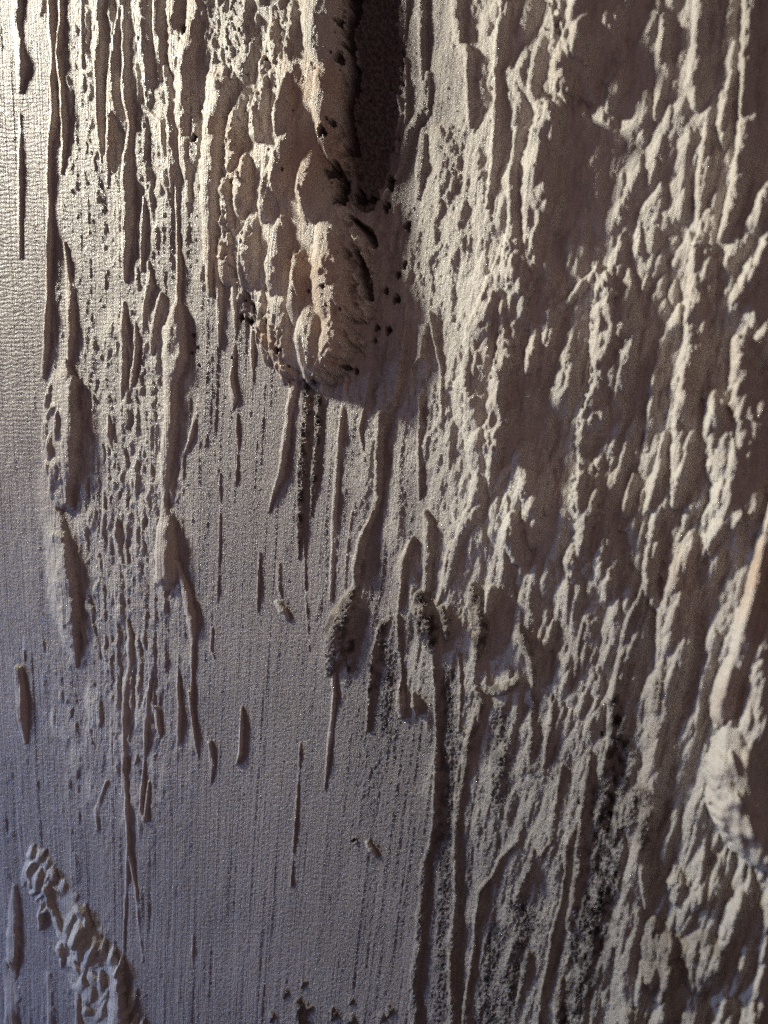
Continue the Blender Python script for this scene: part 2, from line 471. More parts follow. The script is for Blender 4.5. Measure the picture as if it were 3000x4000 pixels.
feature('pellet', [(.078, 2.61, .020, .030), (.088, 2.70, .026, .034), (.094, 2.80, .026, .032), (.105, 2.90, .010, .012)], c=-.3, e=.6, ragged=.08, label='capsule shaped pellet near the left edge')

# lower left crust: a slanting run of shells
CR = feature('crust', [(.145, 3.33, .03, .005), (.19, 3.45, .07, .007), (.27, 3.58, .09, .008), (.33, 3.70, .10, .009), (.40, 3.84, .11, .011), (.43, 4.05, .12, .012), (.44, 4.4, .12, .012)],
             c=.3, e=.9, ragged=.5, lump=.4, smooth=.2, label='slanting crust of small pale shells at the lower left')
it = []
r5 = np.random.default_rng(55)
cl = np.array([(.145, 3.32), (.19, 3.44), (.27, 3.57), (.35, 3.69), (.42, 3.83), (.45, 4.04), (.46, 4.4)])
for k in range(80):
    q = r5.uniform(0, len(cl) - 1.001)
    i = int(q)
    p = cl[i] + (cl[i + 1] - cl[i]) * (q - i)
    sp = 0.04 + 0.085 * min(1, q / 4)
    x = p[0] + r5.uniform(-sp, sp)
    y = p[1] + r5.uniform(-.06, .02)
    L = r5.lognormal(-2.35, .35)
    it.append((x, y, x - .012 + r5.normal(0, .022), y + L, r5.uniform(.015, .030), r5.lognormal(-4.25, .35)))
it += [(.31, 3.575, .31, 3.70, .042, .050), (.19, 3.42, .185, 3.50, .024, .034), (.375, 3.64, .36, 3.76, .03, .03)]
scales(CR, 'shell', it, k=1.0, cr=(.35, .7))
feature('crust', [(.455, 3.74, .015, .010), (.47, 3.84, .030, .034), (.485, 3.98, .042, .055), (.49, 4.4, .045, .055)], c=.3, e=.7, ragged=.4, smooth=.5, label='brown shaded edge of the crust')
for pts in [[(.06, 3.46, .01, .01), (.055, 3.60, .03, .026), (.06, 3.74, .035, .03), (.07, 3.80, .015, .01)],
            [(.03, 3.75, .02, .01), (.06, 3.86, .035, .02), (.065, 4.2, .03, .03)],
            [(.31, 3.84, .012, .012), (.32, 3.92, .024, .03), (.32, 4.2, .024, .03)],
            [(.20, 3.80, .012, .010), (.21, 3.95, .02, .016), (.22, 4.2, .02, .02)]]:
    feature('drip', pts, c=-.2)

# centre: runs under the big lump
feature('drip', [(1.155, 1.50, .020, .024), (1.13, 1.62, .022, .030), (1.115, 1.74, .018, .028), (1.10, 1.85, .018, .028), (1.075, 1.92, .016, .022), (1.05, 2.0, .006, .008)], c=-.3, e=.7, label='smooth leaning drip under the big lump')
feature('drip', [(1.205, 1.50, .026, .020), (1.20, 1.66, .026, .022), (1.185, 1.85, .026, .022), (1.175, 2.02, .020, .020), (1.17, 2.18, .006, .008)], c=-.5, e=.6, grain=.9, ragged=.3, label='grainy run under the big lump')
feature('drip', [(1.25, 1.50, .022, .018), (1.245, 1.70, .020, .018), (1.23, 1.88, .018, .016), (1.215, 2.02, .006, .006)], c=-.3, e=.6, grain=.9, ragged=.3)
feature('drip', [(1.36, 1.46, .012, .016), (1.345, 1.60, .013, .018), (1.325, 1.80, .012, .018), (1.312, 2.0, .015, .020), (1.305, 2.20, .014, .018), (1.295, 2.34, .010, .012)], c=-.5)
for pts in [
    [(1.46, 1.44, .006, .010), (1.435, 1.58, .008, .014), (1.41, 1.68, .007, .012), (1.43, 1.80, .006, .008)],
    [(1.60, 1.20, .010, .014), (1.59, 1.36, .012, .018), (1.565, 1.50, .018, .022), (1.54, 1.58, .022, .024), (1.50, 1.62, .022, .024), (1.49, 1.72, .020, .022), (1.488, 1.82, .018, .022), (1.485, 1.95, .018, .020), (1.455, 2.03, .018, .020), (1.42, 2.10, .020, .022), (1.40, 2.20, .022, .022), (1.395, 2.30, .010, .014)],
    [(1.69, 1.23, .010, .012), (1.71, 1.34, .010, .014), (1.735, 1.45, .010, .014), (1.735, 1.58, .007, .010)],
    [(1.665, 1.30, .03, .02), (1.66, 1.40, .02, .018), (1.62, 1.44, .006, .01)],
    [(1.65, 1.55, .01, .01), (1.645, 1.75, .007, .012), (1.645, 1.95, .005, .006)],
    [(1.38, 2.0, .006, .01), (1.36, 2.15, .007, .012), (1.35, 2.34, .004, .006)],
    [(1.62, 2.10, .010, .012), (1.585, 2.20, .016, .018), (1.575, 2.28, .010, .014), (1.565, 2.38, .006, .010)],
    [(1.67, 2.0, .014, .018), (1.685, 2.06, .018, .022), (1.68, 2.18, .018, .022), (1.67, 2.30, .016, .020)],
    [(1.78, 2.12, .010, .014), (1.755, 2.20, .012, .016), (1.735, 2.32, .010, .014), (1.715, 2.36, .006, .010)],
    [(1.015, 2.16, .005, .008), (1.01, 2.28, .006, .010), (1.005, 2.40, .003, .004)],
    [(1.09, 2.20, .012, .014), (1.09, 2.30, .012, .014), (1.10, 2.33, .005, .006)],
    [(1.19, 2.10, .004, .008), (1.195, 2.30, .004, .008), (1.21, 2.54, .003, .006)],
    [(1.57, 2.66, .008, .012), (1.57, 2.75, .022, .028), (1.575, 2.79, .014, .018)],
    [(1.625, 2.70, .008, .012), (1.63, 2.75, .022, .028), (1.635, 2.78, .010, .014)],
    [(1.175, 2.90, .004, .007), (1.16, 3.15, .005, .009), (1.145, 3.35, .005, .009), (1.138, 3.46, .003, .005)],
]:
    feature('drip', pts, c=-.2, e=.75, grain=.25)
feature('lump', [(1.395, 2.28, .010, .012), (1.37, 2.35, .034, .036), (1.335, 2.44, .054, .048), (1.315, 2.54, .052, .046), (1.295, 2.62, .020, .022)], c=.0, e=.6, grain=.7, ragged=.16, label='diamond shaped grainy lump in the lower middle')
feature('drip', [(1.385, 2.46, .012, .018), (1.375, 2.54, .020, .024), (1.365, 2.62, .012, .012)], grain=.9)
feature('drip', [(1.305, 2.60, .014, .018), (1.31, 2.72, .013, .020), (1.295, 2.85, .013, .018), (1.28, 3.0, .009, .014), (1.27, 3.08, .004, .006)], c=-.3)
feature('lump', [(1.645, 2.325, .020, .022), (1.655, 2.38, .044, .044), (1.68, 2.45, .050, .048), (1.695, 2.52, .026, .026)], e=.6, grain=1.0, ragged=.2, label='round knob of grainy plaster')
feature('knob', [(1.735, 2.37, .016, .018), (1.755, 2.42, .026, .030), (1.755, 2.48, .018, .02)], grain=.6)
feature('ridge', [(1.53, 2.41, .010, .010), (1.50, 2.44, .018, .014), (1.48, 2.49, .022, .02), (1.465, 2.55, .022, .024), (1.45, 2.68, .016, .018), (1.44, 2.85, .010, .012)], c=-.2, grain=.8)
feature('ridge', [(1.56, 2.40, .010, .014), (1.565, 2.52, .012, .018), (1.575, 2.62, .010, .014), (1.575, 2.70, .006, .01)], c=-.2, grain=.5)
feature('lump', [(1.855, 2.28, .012, .016), (1.87, 2.36, .032, .034), (1.885, 2.42, .036, .038), (1.885, 2.50, .030, .034), (1.875, 2.56, .016, .018)], e=.6, grain=.8, ragged=.25, label='knobbly grainy lump beside a smooth brown hollow')
feature('drip', [(1.935, 2.30, .020, .030), (1.92, 2.38, .020, .028), (1.905, 2.42, .012, .016)], c=-.3)
feature('hook', [(2.035, 2.44, .014, .018), (2.06, 2.50, .022, .030), (2.085, 2.58, .022, .030), (2.09, 2.66, .012, .016)], c=.2, grain=.5, label='hook shaped drip')
feature('ridge', [(1.87, 2.68, .020, .022), (1.895, 2.73, .022, .028), (1.88, 2.78, .024, .028), (1.845, 2.86, .026, .030), (1.825, 2.98, .022, .026), (1.80, 3.12, .020, .024), (1.79, 3.25, .014, .02)], c=-.2, grain=.5)
feature('knob', [(2.03, 2.65, .02, .018), (1.99, 2.675, .024, .020), (1.94, 2.69, .02, .016)], e=.6, grain=.6)
feature('ridge', [(1.70, 2.54, .012, .016), (1.712, 2.70, .011, .018), (1.715, 2.90, .014, .024), (1.712, 3.05, .016, .028), (1.705, 3.20, .018, .030), (1.685, 3.31, .018, .024), (1.665, 3.36, .022, .024), (1.655, 3.52, .028, .026), (1.645, 3.66, .026, .026), (1.625, 3.82, .024, .026), (1.625, 3.95, .030, .026), (1.63, 4.4, .03, .026)],
        c=-.45, e=.65, grain=.35, label='tall pale ridge rising from the lower edge')
feature('ridge', [(1.80, 3.0, .012, .02), (1.79, 3.12, .018, .026), (1.785, 3.3, .016, .02), (1.79, 3.5, .020, .024), (1.77, 3.7, .026, .030), (1.775, 3.9, .024, .028), (1.775, 4.4, .024, .028)], c=-.2, grain=.3)
feature('ridge', [(2.02, 3.28, .012, .018), (1.96, 3.34, .014, .022), (1.935, 3.40, .014, .022), (1.885, 3.46, .018, .026), (1.87, 3.55, .016, .026), (1.86, 3.68, .014, .022), (1.845, 3.80, .016, .024), (1.83, 3.88, .024, .03), (1.825, 4.4, .024, .03)], c=-.4, label='bent pale ridge near the lower edge')
feature('ridge', [(1.80, 2.55, .008, .012), (1.81, 2.70, .010, .014), (1.80, 2.85, .007, .010)], c=-.2, grain=.3)
feature('pellet', [(1.085, 2.355, .018, .026), (1.105, 2.385, .022, .030), (1.125, 2.415, .012, .014)], e=.55, ragged=.1, label='dark little pellet on the smooth part')
feature('pellet', [(1.44, 3.285, .014, .020), (1.455, 3.315, .018, .022), (1.47, 3.335, .008, .010)], e=.6, label='tiny pellet low in the middle')
feature('pellet', [(1.385, 3.27, .010, .016), (1.39, 3.285, .010, .014)], e=.6)
for (x, y, s) in [(1.165, 3.90, .03), (1.20, 3.915, .02), (1.30, 3.93, .02), (1.17, 3.97, .03), (1.36, 3.96, .02), (1.37, 3.89, .012), (1.52, 3.92, .018), (1.49, 3.95, .016), (1.33, 4.02, .03), (1.11, 3.86, .014), (1.06, 3.95, .016), (1.18, 3.82, .016)]:
    feature('shard', [(x, y, s * .25, s * .4), (x + .3 * s, y + s, s * .75, s * .7), (x - .2 * s, y + 2.4 * s, s * .3, s * .3)], e=.7, grain=.5, ragged=.7, smooth=.3)

# right half: broad drips
RS = [
    ('ridge', [(1.66, -.4, .018, .02), (1.655, .10, .016, .022), (1.655, .28, .016, .022), (1.67, .40, .010, .012)], -.4, 0),
    ('ridge', [(1.68, .30, .012, .016), (1.66, .45, .024, .026), (1.605, .52, .020, .022), (1.585, .60, .018, .02), (1.565, .68, .010, .012), (1.50, .78, .010, .014)], -.5, 0),
    ('drip', [(1.81, -.4, .024, .03), (1.80, .10, .024, .032), (1.81, .20, .020, .028), (1.845, .25, .022, .028), (1.85, .38, .018, .024), (1.85, .52, .008, .012)], -.4, 0),
    ('drip', [(1.66, .52, .016, .018), (1.655, .66, .024, .024), (1.64, .78, .012, .012)], -.4, 0),
    ('drip', [(1.74, .55, .05, .02), (1.76, .72, .05, .024), (1.74, .84, .02, .012)], -.4, 0),
    ('drip', [(1.97, -.3, .022, .026), (1.985, .12, .024, .030), (1.955, .32, .018, .026), (1.96, .48, .018, .026), (1.945, .68, .014, .02), (1.92, .84, .008, .012)], -.4, 0),
    ('lump', [(2.10, .40, .02, .02), (2.16, .50, .05, .05), (2.13, .68, .085, .055), (2.13, .86, .080, .055), (2.10, 1.05, .05, .036), (2.09, 1.12, .02, .016)], -.55, 0),
    ('lump', [(2.30, -.5, .15, .085), (2.31, .0, .15, .085), (2.31, .20, .13, .080), (2.27, .34, .09, .065), (2.24, .41, .04, .03)], -.7, 0),
    ('drip', [(2.35, .28, .014, .024), (2.33, .36, .030, .034), (2.315, .43, .02, .024)], -.3, 0),
    ('drip', [(2.43, .32, .014, .024), (2.42, .38, .036, .034), (2.39, .46, .02, .024)], -.3, 0),
    ('drip', [(2.45, -.3, .03, .03), (2.455, .05, .03, .04), (2.45, .10, .012, .02)], -.4, 0),
    ('ridge', [(2.60, .16, .02, .024), (2.59, .30, .034, .036), (2.58, .42, .026, .032), (2.565, .50, .012, .016)], -.3, 0),
    ('ridge', [(2.74, .0, .03, .03), (2.73, .22, .030, .032), (2.71, .38, .034, .036), (2.72, .46, .02, .02)], -.3, 0),
    ('ridge', [(2.93, -.4, .03, .05), (2.925, .14, .034, .055), (2.915, .36, .036, .058), (2.91, .52, .036, .058), (2.895, .66, .034, .056), (2.865, .84, .036, .058), (2.82, .96, .024, .04)], -.6, 0),
    ('drip', [(2.855, .35, .010, .02), (2.835, .44, .026, .038), (2.82, .54, .026, .036), (2.82, .62, .010, .012)], -.4, 0),
    ('ridge', [(3.06, .70, .03, .04), (2.98, .82, .034, .045), (2.93, .92, .036, .045), (2.90, 1.0, .02, .02)], -.4, 0),
    ('ridge', [(2.76, .54, .012, .02), (2.745, .68, .022, .032), (2.735, .80, .026, .032), (2.73, .92, .016, .02)], -.3, 0),
    ('drip', [(2.98, 1.02, .03, .04), (2.93, 1.12, .040, .05), (2.87, 1.20, .03, .036)], -.4, 0),
    ('lump', [(2.77, .88, .03, .03), (2.74, 1.02, .045, .065), (2.735, 1.18, .055, .070), (2.72, 1.36, .050, .068), (2.69, 1.56, .046, .062), (2.66, 1.78, .040, .052), (2.65, 1.96, .03, .04)], -.65, 0),
    ('lump', [(2.88, 1.36, .03, .045), (2.90, 1.46, .055, .066), (2.92, 1.60, .070, .070), (2.92, 1.80, .06, .05)], -.6, 0),
    ('lump', [(2.77, 1.56, .03, .04), (2.80, 1.66, .055, .06), (2.86, 1.78, .10, .065), (2.88, 1.95, .10, .06)], -.6, 0),
    ('drip', [(2.91, 1.84, .016, .03), (2.88, 1.94, .045, .055), (2.84, 2.03, .048, .055), (2.78, 2.10, .030, .04), (2.735, 2.18, .012, .016)], -.2, 0),
    ('bulb', [(3.02, 1.95, .03, .05), (2.985, 2.08, .034, .06), (2.95, 2.25, .034, .06), (2.91, 2.42, .045, .065), (2.885, 2.55, .050, .068), (2.84, 2.66, .055, .066), (2.82, 2.76, .045, .06), (2.80, 2.80, .02, .03)], -.35, 0),
    ('lump', [(2.98, 2.40, .05, .05), (2.97, 2.60, .09, .075), (2.95, 2.80, .10, .075), (2.96, 2.95, .08, .07)], -.4, 0),
    ('bulb', [(2.85, 2.80, .04, .06), (2.865, 2.95, .10, .13), (2.90, 3.08, .135, .16), (2.95, 3.18, .12, .14), (2.98, 3.27, .06, .08)], -.42, 0),
    ('drip', [(2.79, 2.86, .014, .02), (2.79, 2.92, .03, .03), (2.765, 2.98, .02, .02)], -.2, 0),
    ('ridge', [(2.565, 1.98, .018, .026), (2.555, 2.10, .028, .040), (2.545, 2.20, .032, .044), (2.545, 2.30, .030, .036), (2.585, 2.38, .022, .034), (2.59, 2.48, .022, .034), (2.575, 2.58, .018, .026)], -.4, 0),
    ('ridge', [(2.53, 2.28, .02, .026), (2.475, 2.42, .030, .036), (2.44, 2.56, .028, .036), (2.42, 2.66, .026, .034), (2.395, 2.76, .020, .030), (2.385, 2.90, .016, .024), (2.36, 3.0, .012, .016)], -.4, .2),
    ('ridge', [(2.60, 2.56, .012, .016), (2.57, 2.65, .020, .026), (2.555, 2.75, .016, .02)], -.3, .3),
    ('ridge', [(2.74, 2.62, .008, .012), (2.725, 2.75, .010, .018), (2.715, 2.85, .006, .010)], -.2, 0),
    ('lump', [(2.66, 2.10, .05, .040), (2.65, 2.30, .065, .048), (2.63, 2.60, .062, .045), (2.59, 2.85, .055, .036), (2.55, 3.05, .05, .028)], -.2, 0),
    ('ridge', [(2.68, 2.02, .014, .026), (2.665, 2.12, .02, .03), (2.63, 2.20, .02, .03), (2.59, 2.24, .014, .02)], -.2, 0),
    # the pale left rim of the thick coat
    ('ridge', [(2.04, .55, .02, .02), (2.03, .72, .028, .034), (2.025, .92, .026, .036), (2.0, 1.06, .030, .036), (1.965, 1.16, .036, .036), (1.93, 1.24, .036, .034)], -.4, 0),
    ('rim', [(1.98, 1.05, .03, .03), (1.94, 1.20, .05, .040), (1.90, 1.32, .06, .044), (1.885, 1.45, .058, .044), (1.88, 1.60, .056, .044), (1.875, 1.75, .044, .038), (1.895, 1.86, .036, .036), (1.875, 1.98, .034, .034), (1.83, 2.06, .026, .028), (1.795, 2.14, .020, .024), (1.765, 2.26, .012, .018), (1.74, 2.34, .006, .008)], -.55, 0),
    ('drip', [(1.985, 1.18, .014, .03), (1.99, 1.35, .034, .05), (1.975, 1.55, .046, .055), (1.955, 1.74, .046, .052), (1.94, 1.88, .026, .034), (1.93, 1.94, .01, .012)], -.5, 0),
    ('drip', [(2.02, .88, .02, .03), (2.045, 1.0, .045, .045), (2.05, 1.15, .055, .045), (2.04, 1.28, .045, .036), (2.03, 1.35, .02, .02)], -.4, 0),
    ('drip', [(2.095, 1.28, .012, .02), (2.10, 1.38, .030, .035), (2.09, 1.46, .024, .025)], -.4, 0),
    ('drip', [(2.345, 1.06, .014, .03), (2.37, 1.16, .045, .045), (2.375, 1.28, .045, .045), (2.36, 1.45, .046, .045), (2.33, 1.62, .046, .045), (2.29, 1.74, .036, .036), (2.27, 1.80, .012, .012)], -.55, 0),
    ('ridge', [(2.33, 1.08, .010, .02), (2.28, 1.14, .018, .026), (2.235, 1.19, .018, .026), (2.17, 1.24, .016, .02)], -.1, 0),
    ('drip', [(2.17, 1.20, .02, .024), (2.165, 1.32, .032, .034), (2.155, 1.42, .028, .03), (2.13, 1.52, .010, .012)], -.3, 0),
    ('drip', [(2.28, 1.78, .014, .024), (2.295, 1.88, .050, .050), (2.30, 2.0, .055, .050), (2.29, 2.10, .036, .036), (2.28, 2.16, .012, .012)], -.55, 0),
    ('drip', [(2.05, 1.82, .018, .022), (2.08, 1.88, .04, .03), (2.10, 2.0, .05, .036), (2.09, 2.12, .03, .028)], -.3, 0),
    ('drip', [(2.06, 1.74, .02, .03), (2.03, 1.80, .022, .03), (1.965, 1.87, .022, .03), (1.935, 1.92, .016, .02)], -.2, 0),
    ('drip', [(2.02, 2.02, .02, .03), (2.025, 2.10, .035, .04), (2.04, 2.18, .03, .03)], -.4, 0),
    ('drip', [(2.245, 2.13, .012, .02), (2.235, 2.19, .03, .034), (2.23, 2.24, .016, .018)], -.3, 0),
    ('drip', [(2.42, 2.20, .016, .02), (2.40, 2.27, .034, .034), (2.38, 2.33, .02, .02)], -.3, 0),
    ('ridge', [(2.48, 1.86, .012, .02), (2.46, 1.96, .026, .034), (2.44, 2.06, .020, .026)], -.4, 0),
    ('ridge', [(2.60, 1.70, .012, .03), (2.575, 1.86, .026, .040), (2.55, 1.98, .024, .034)], -.4, 0),
    ('ridge', [(2.585, 1.35, .012, .02), (2.575, 1.44, .020, .03), (2.545, 1.62, .018, .026), (2.525, 1.76, .014, .018)], -.4, 0),
    ('drip', [(2.655, 1.21, .010, .02), (2.635, 1.28, .026, .036), (2.60, 1.34, .018, .024), (2.575, 1.39, .016, .02)], -.1, 0),
    # lower right runs
    ('ridge', [(2.285, 2.42, .008, .012), (2.265, 2.52, .012, .018), (2.255, 2.62, .012, .018), (2.235, 2.68, .007, .010)], -.3, .2),
    ('ridge', [(2.08, 2.62, .010, .014), (2.09, 2.74, .014, .018), (2.085, 2.88, .016, .02), (2.075, 3.0, .012, .014)], -.2, .5),
    ('ridge', [(2.16, 2.70, .008, .012), (2.165, 2.80, .014, .018), (2.145, 2.88, .014, .018), (2.13, 3.0, .008, .01)], -.2, .3),
    ('ridge', [(2.31, 2.92, .012, .018), (2.305, 3.0, .018, .026), (2.285, 3.12, .020, .028), (2.275, 3.24, .018, .026), (2.27, 3.36, .022, .028), (2.25, 3.48, .024, .030), (2.225, 3.60, .020, .024)], -.45, .5),
    ('ridge', [(2.20, 2.98, .012, .016), (2.19, 3.05, .014, .02), (2.175, 3.16, .016, .02), (2.16, 3.26, .014, .018), (2.12, 3.32, .010, .012)], -.3, .5),
    ('ridge', [(2.25, 3.22, .014, .02), (2.225, 3.28, .018, .024), (2.215, 3.40, .012, .018), (2.195, 3.52, .010, .016), (2.165, 3.62, .014, .02), (2.145, 3.75, .014, .02), (2.12, 3.88, .014, .02), (2.10, 4.3, .014, .02)], -.4, .3),
    ('ridge', [(2.09, 3.30, .010, .014), (2.07, 3.38, .022, .024), (2.04, 3.45, .024, .026), (2.02, 3.50, .010, .012)], -.2, .5),
    ('ridge', [(2.07, 3.70, .014, .018), (2.055, 3.78, .016, .02), (2.03, 3.88, .012, .014)], -.3, .4),
    ('ridge', [(2.20, 3.80, .012, .018), (2.185, 3.90, .020, .026), (2.165, 4.3, .022, .026)], -.3, .5),
    ('lump', [(2.54, 3.02, .05, .02), (2.53, 3.20, .03, .02), (2.48, 3.40, .04, .022), (2.46, 3.60, .055, .024), (2.45, 3.78, .045, .022), (2.46, 3.88, .02, .012)], 0, 0),
    ('drip', [(2.505, 3.30, .012, .014), (2.515, 3.36, .022, .03), (2.52, 3.44, .018, .026), (2.525, 3.52, .010, .012)], -.3, 0),
    ('drip', [(2.64, 3.36, .014, .02), (2.645, 3.42, .036, .036), (2.64, 3.47, .028, .03)], -.4, 0),
    ('drip', [(2.80, 3.31, .012, .024), (2.775, 3.40, .034, .045), (2.735, 3.46, .040, .048), (2.71, 3.51, .012, .016)], -.2, 0),
    ('drip', [(2.75, 3.28, .010, .016), (2.745, 3.36, .016, .026), (2.725, 3.42, .020, .03)], -.2, 0),
    ('drip', [(2.885, 3.44, .016, .03), (2.86, 3.50, .036, .048), (2.845, 3.58, .040, .048), (2.82, 3.64, .02, .024)], -.45, 0),
    ('lump', [(2.55, 3.58, .03, .03), (2.57, 3.66, .065, .060), (2.58, 3.76, .075, .062), (2.575, 3.84, .03, .03)], .3, .35),
    ('lump', [(2.73, 3.64, .05, .045), (2.74, 3.70, .085, .065), (2.73, 3.78, .06, .05)], .0, .3),
    ('drip', [(2.51, 3.72, .02, .03), (2.505, 3.80, .022, .03), (2.49, 3.88, .01, .012)], -.2, 0),
    ('drip', [(2.605, 3.84, .016, .024), (2.585, 3.92, .034, .04), (2.56, 4.0, .03, .03), (2.55, 4.3, .03, .03)], -.3, 0),
    ('lump', [(2.46, 3.92, .03, .03), (2.47, 4.0, .06, .05), (2.47, 4.3, .06, .05)], -.2, .2),
    ('lump', [(2.72, 3.86, .03, .02), (2.69, 4.0, .06, .05), (2.68, 4.3, .07, .06)], -.3, .2),
    ('ridge', [(3.0, 3.42, .02, .03), (2.985, 3.60, .022, .04), (2.955, 3.80, .026, .045), (2.93, 3.96, .024, .04), (2.90, 4.3, .03, .04)], -.4, 0),
    ('ridge', [(2.92, 3.62, .016, .03), (2.89, 3.72, .024, .036), (2.86, 3.82, .016, .02)], -.3, 0),
    ('drip', [(2.83, 3.78, .014, .02), (2.835, 3.86, .026, .034), (2.81, 3.97, .03, .034), (2.79, 4.3, .03, .034)], -.3, 0),
]
for name, pts, c, g in RS:
    pts = [(a, b, wd_ * 1.1, h_ * (.8 if name == 'lump' else 1.15 if name == 'bulb' else .82)) for a, b, wd_, h_ in pts]
    b_ = name == 'bulb'
    feature('lump' if b_ else name, pts, c=c, e=.62 if b_ else .72, grain=g, ragged=.10 if b_ else .16, lump=.12 if b_ else .24, smooth=.9 if b_ else .3 if name == 'lump' else .15,
            label='big pale bulb of plaster at the right edge' if b_ and len(pts) == 5 else None)

# coarse sandy bands
for pts, g in [([(2.40, 2.72, .03, 1), (2.42, 2.86, .06, 1), (2.40, 3.0, .07, 1), (2.37, 3.2, .08, 1), (2.36, 3.4, .09, 1), (2.32, 3.6, .09, 1), (2.28, 3.8, .07, 1), (2.22, 3.96, .06, 1)], 1.0),
               ([(2.50, 3.08, .05, 1), (2.52, 3.18, .05, 1), (2.52, 3.28, .03, 1)], .8),
               ([(2.02, 3.5, .05, 1), (2.08, 3.58, .06, 1), (2.04, 3.7, .05, 1), (1.98, 3.9, .05, 1)], .8),
               ([(1.96, 2.78, .05, 1), (1.98, 2.9, .05, 1), (1.95, 3.1, .05, 1)], .6),
               ([(1.95, 3.6, .04, 1), (1.93, 3.8, .05, 1), (1.92, 4.1, .06, 1)], .9),
               ([(1.76, 2.62, .03, 1), (1.77, 2.85, .05, 1), (1.75, 3.2, .045, 1), (1.74, 3.6, .04, 1), (1.72, 4.1, .04, 1)], .75),
               ([(1.50, 2.50, .03, 1), (1.52, 2.65, .05, 1), (1.51, 2.85, .03, 1)], .7),
               ([(1.42, -.2, .10, 1), (1.47, .3, .09, 1), (1.43, .75, .05, 1)], .5)]:
    sl, v = ridge_val(pts, 0, 1.0, .5)
    GR[sl] = np.maximum(GR[sl], g * v)

# --- put the layers together
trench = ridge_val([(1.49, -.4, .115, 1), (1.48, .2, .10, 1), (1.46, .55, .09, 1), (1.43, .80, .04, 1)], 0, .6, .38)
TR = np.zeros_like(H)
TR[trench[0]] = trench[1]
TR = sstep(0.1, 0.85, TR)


def blur(A, n):
    for ax in (0, 1):
        k = n * (2 if ax == 0 else 1)
        c = np.cumsum(np.pad(A, [(k + 1, k) if a == ax else (0, 0) for a in (0, 1)], mode='edge'), axis=ax, dtype=np.float64)
        A = ((c[2 * k + 1:] - c[:-2 * k - 1]) if ax == 0 else (c[:, 2 * k + 1:] - c[:, :-2 * k - 1])) / (2 * k + 1)
    return A.astype(np.float32)


RG = (.40 * (1 - .8 * RK) * T + .45 * (1 - .85 * RK) * NET + KN) * np.clip(0.3 + A_TEAR * 1.2, 0, 1)
RG = RG + (blur(RG, 14) - RG) * (0.68 + .28 * sstep(.7, .88, COV)) * COV
H = H * (1 - 0.72 * COV) + RG * (1 - .9 * TR)
H = H * (1 - TR) + TR * (-0.03 + 0.25 * H)
H += MACRO
H += F
H += TR * (.010 * noise(XX * 26, YY * 15, 45) + .007 * noise(XX * 52, YY * 36, 46))
GRT = np.clip(GR + TR * .9, 0, 1)
g1 = np.abs(noise(XX * 62, YY * 55, 41))
g2 = noise(XX * 115, YY * 100, 42)
H += GRT * (0.011 * (0.45 - g1) + 0.0035 * g2)
H += 0.0016 * COV * noise(XX * 30, YY * 22, 43)
# bumps and faint hollows on smooth drips
H += COV * 0.004 * noise(P * 14, YY * 8, 44)

# --- pits
PITS = [(1.352, .12, .012), (1.37, .20, .010), (1.35, .26, .014), (1.303, .56, .012), (1.298, .57, .009), (1.335, .52, .008), (1.322, .70, .018), (1.36, .72, .016), (1.355, .76, .020), (1.357, .80, .020), (1.41, .77, .016), (1.45, .775, .012),
        (1.53, .72, .018), (1.515, .815, .014), (1.60, .89, .012), (1.595, 1.04, .012), (1.565, 1.08, .010), (1.515, 1.145, .010), (1.555, 1.175, .012), (1.48, 1.285, .010), (1.525, 1.29, .013), (1.47, 1.33, .010),
        (1.12, 1.385, .008), (1.075, 1.27, .006), (1.32, 1.157, .006), (1.375, 1.44, .010), (1.40, 1.45, .008), (1.005, 1.21, .012), (.99, 1.17, .010), (.985, 1.26, .012), (.95, 1.245, .010), (.975, 1.25, .009),
        
        (.742, .125, .012), (.75, .15, .010), (.78, .56, .010), (.76, 1.31, .006), (.778, 1.36, .005), (.765, 1.345, .004), (.785, 1.43, .004), (.755, 1.38, .005), (1.385, 3.28, .006)]
rp = np.random.default_rng(77)
for _ in range(0):
    x, y = rp.normal(1.48, .09), rp.uniform(.7, 1.55)
    PITS.append((x, y, rp.uniform(.004, .010)))
for _ in range(5):
    PITS.append((rp.normal(2.38 - .0, .07), rp.uniform(2.75, 3.9), rp.uniform(.004, .011)))
for _ in range(40):
    PITS.append((rp.uniform(.9, 1.45), rp.uniform(.1, 1.45), rp.uniform(.0025, .0045)))
PITM = np.zeros_like(H)
for (x, y, r) in PITS:
    m = r * 2.0
    i0, i1 = np.searchsorted(X, [x - m, x + m])
    j0, j1 = np.searchsorted(Y, [y - m, y + m])
    dx, dy = (XX[j0:j1, i0:i1] - x), (YY[j0:j1, i0:i1] - y)
    d = np.sqrt(dx * dx + (dy * .7) ** 2) / (r * np.maximum(.3, 1 + .6 * edge_f[j0:j1, i0:i1] + .6 * edge_g[j0:j1, i0:i1] + .3 * edge_n[j0:j1, i0:i1]))
    H[j0:j1, i0:i1] -= min(3.2 * r, .05) * (1 - sstep(.55, 1.15, d))
    PITM[j0:j1, i0:i1] = np.maximum(PITM[j0:j1, i0:i1], 1 - sstep(.7, 1.3, d))

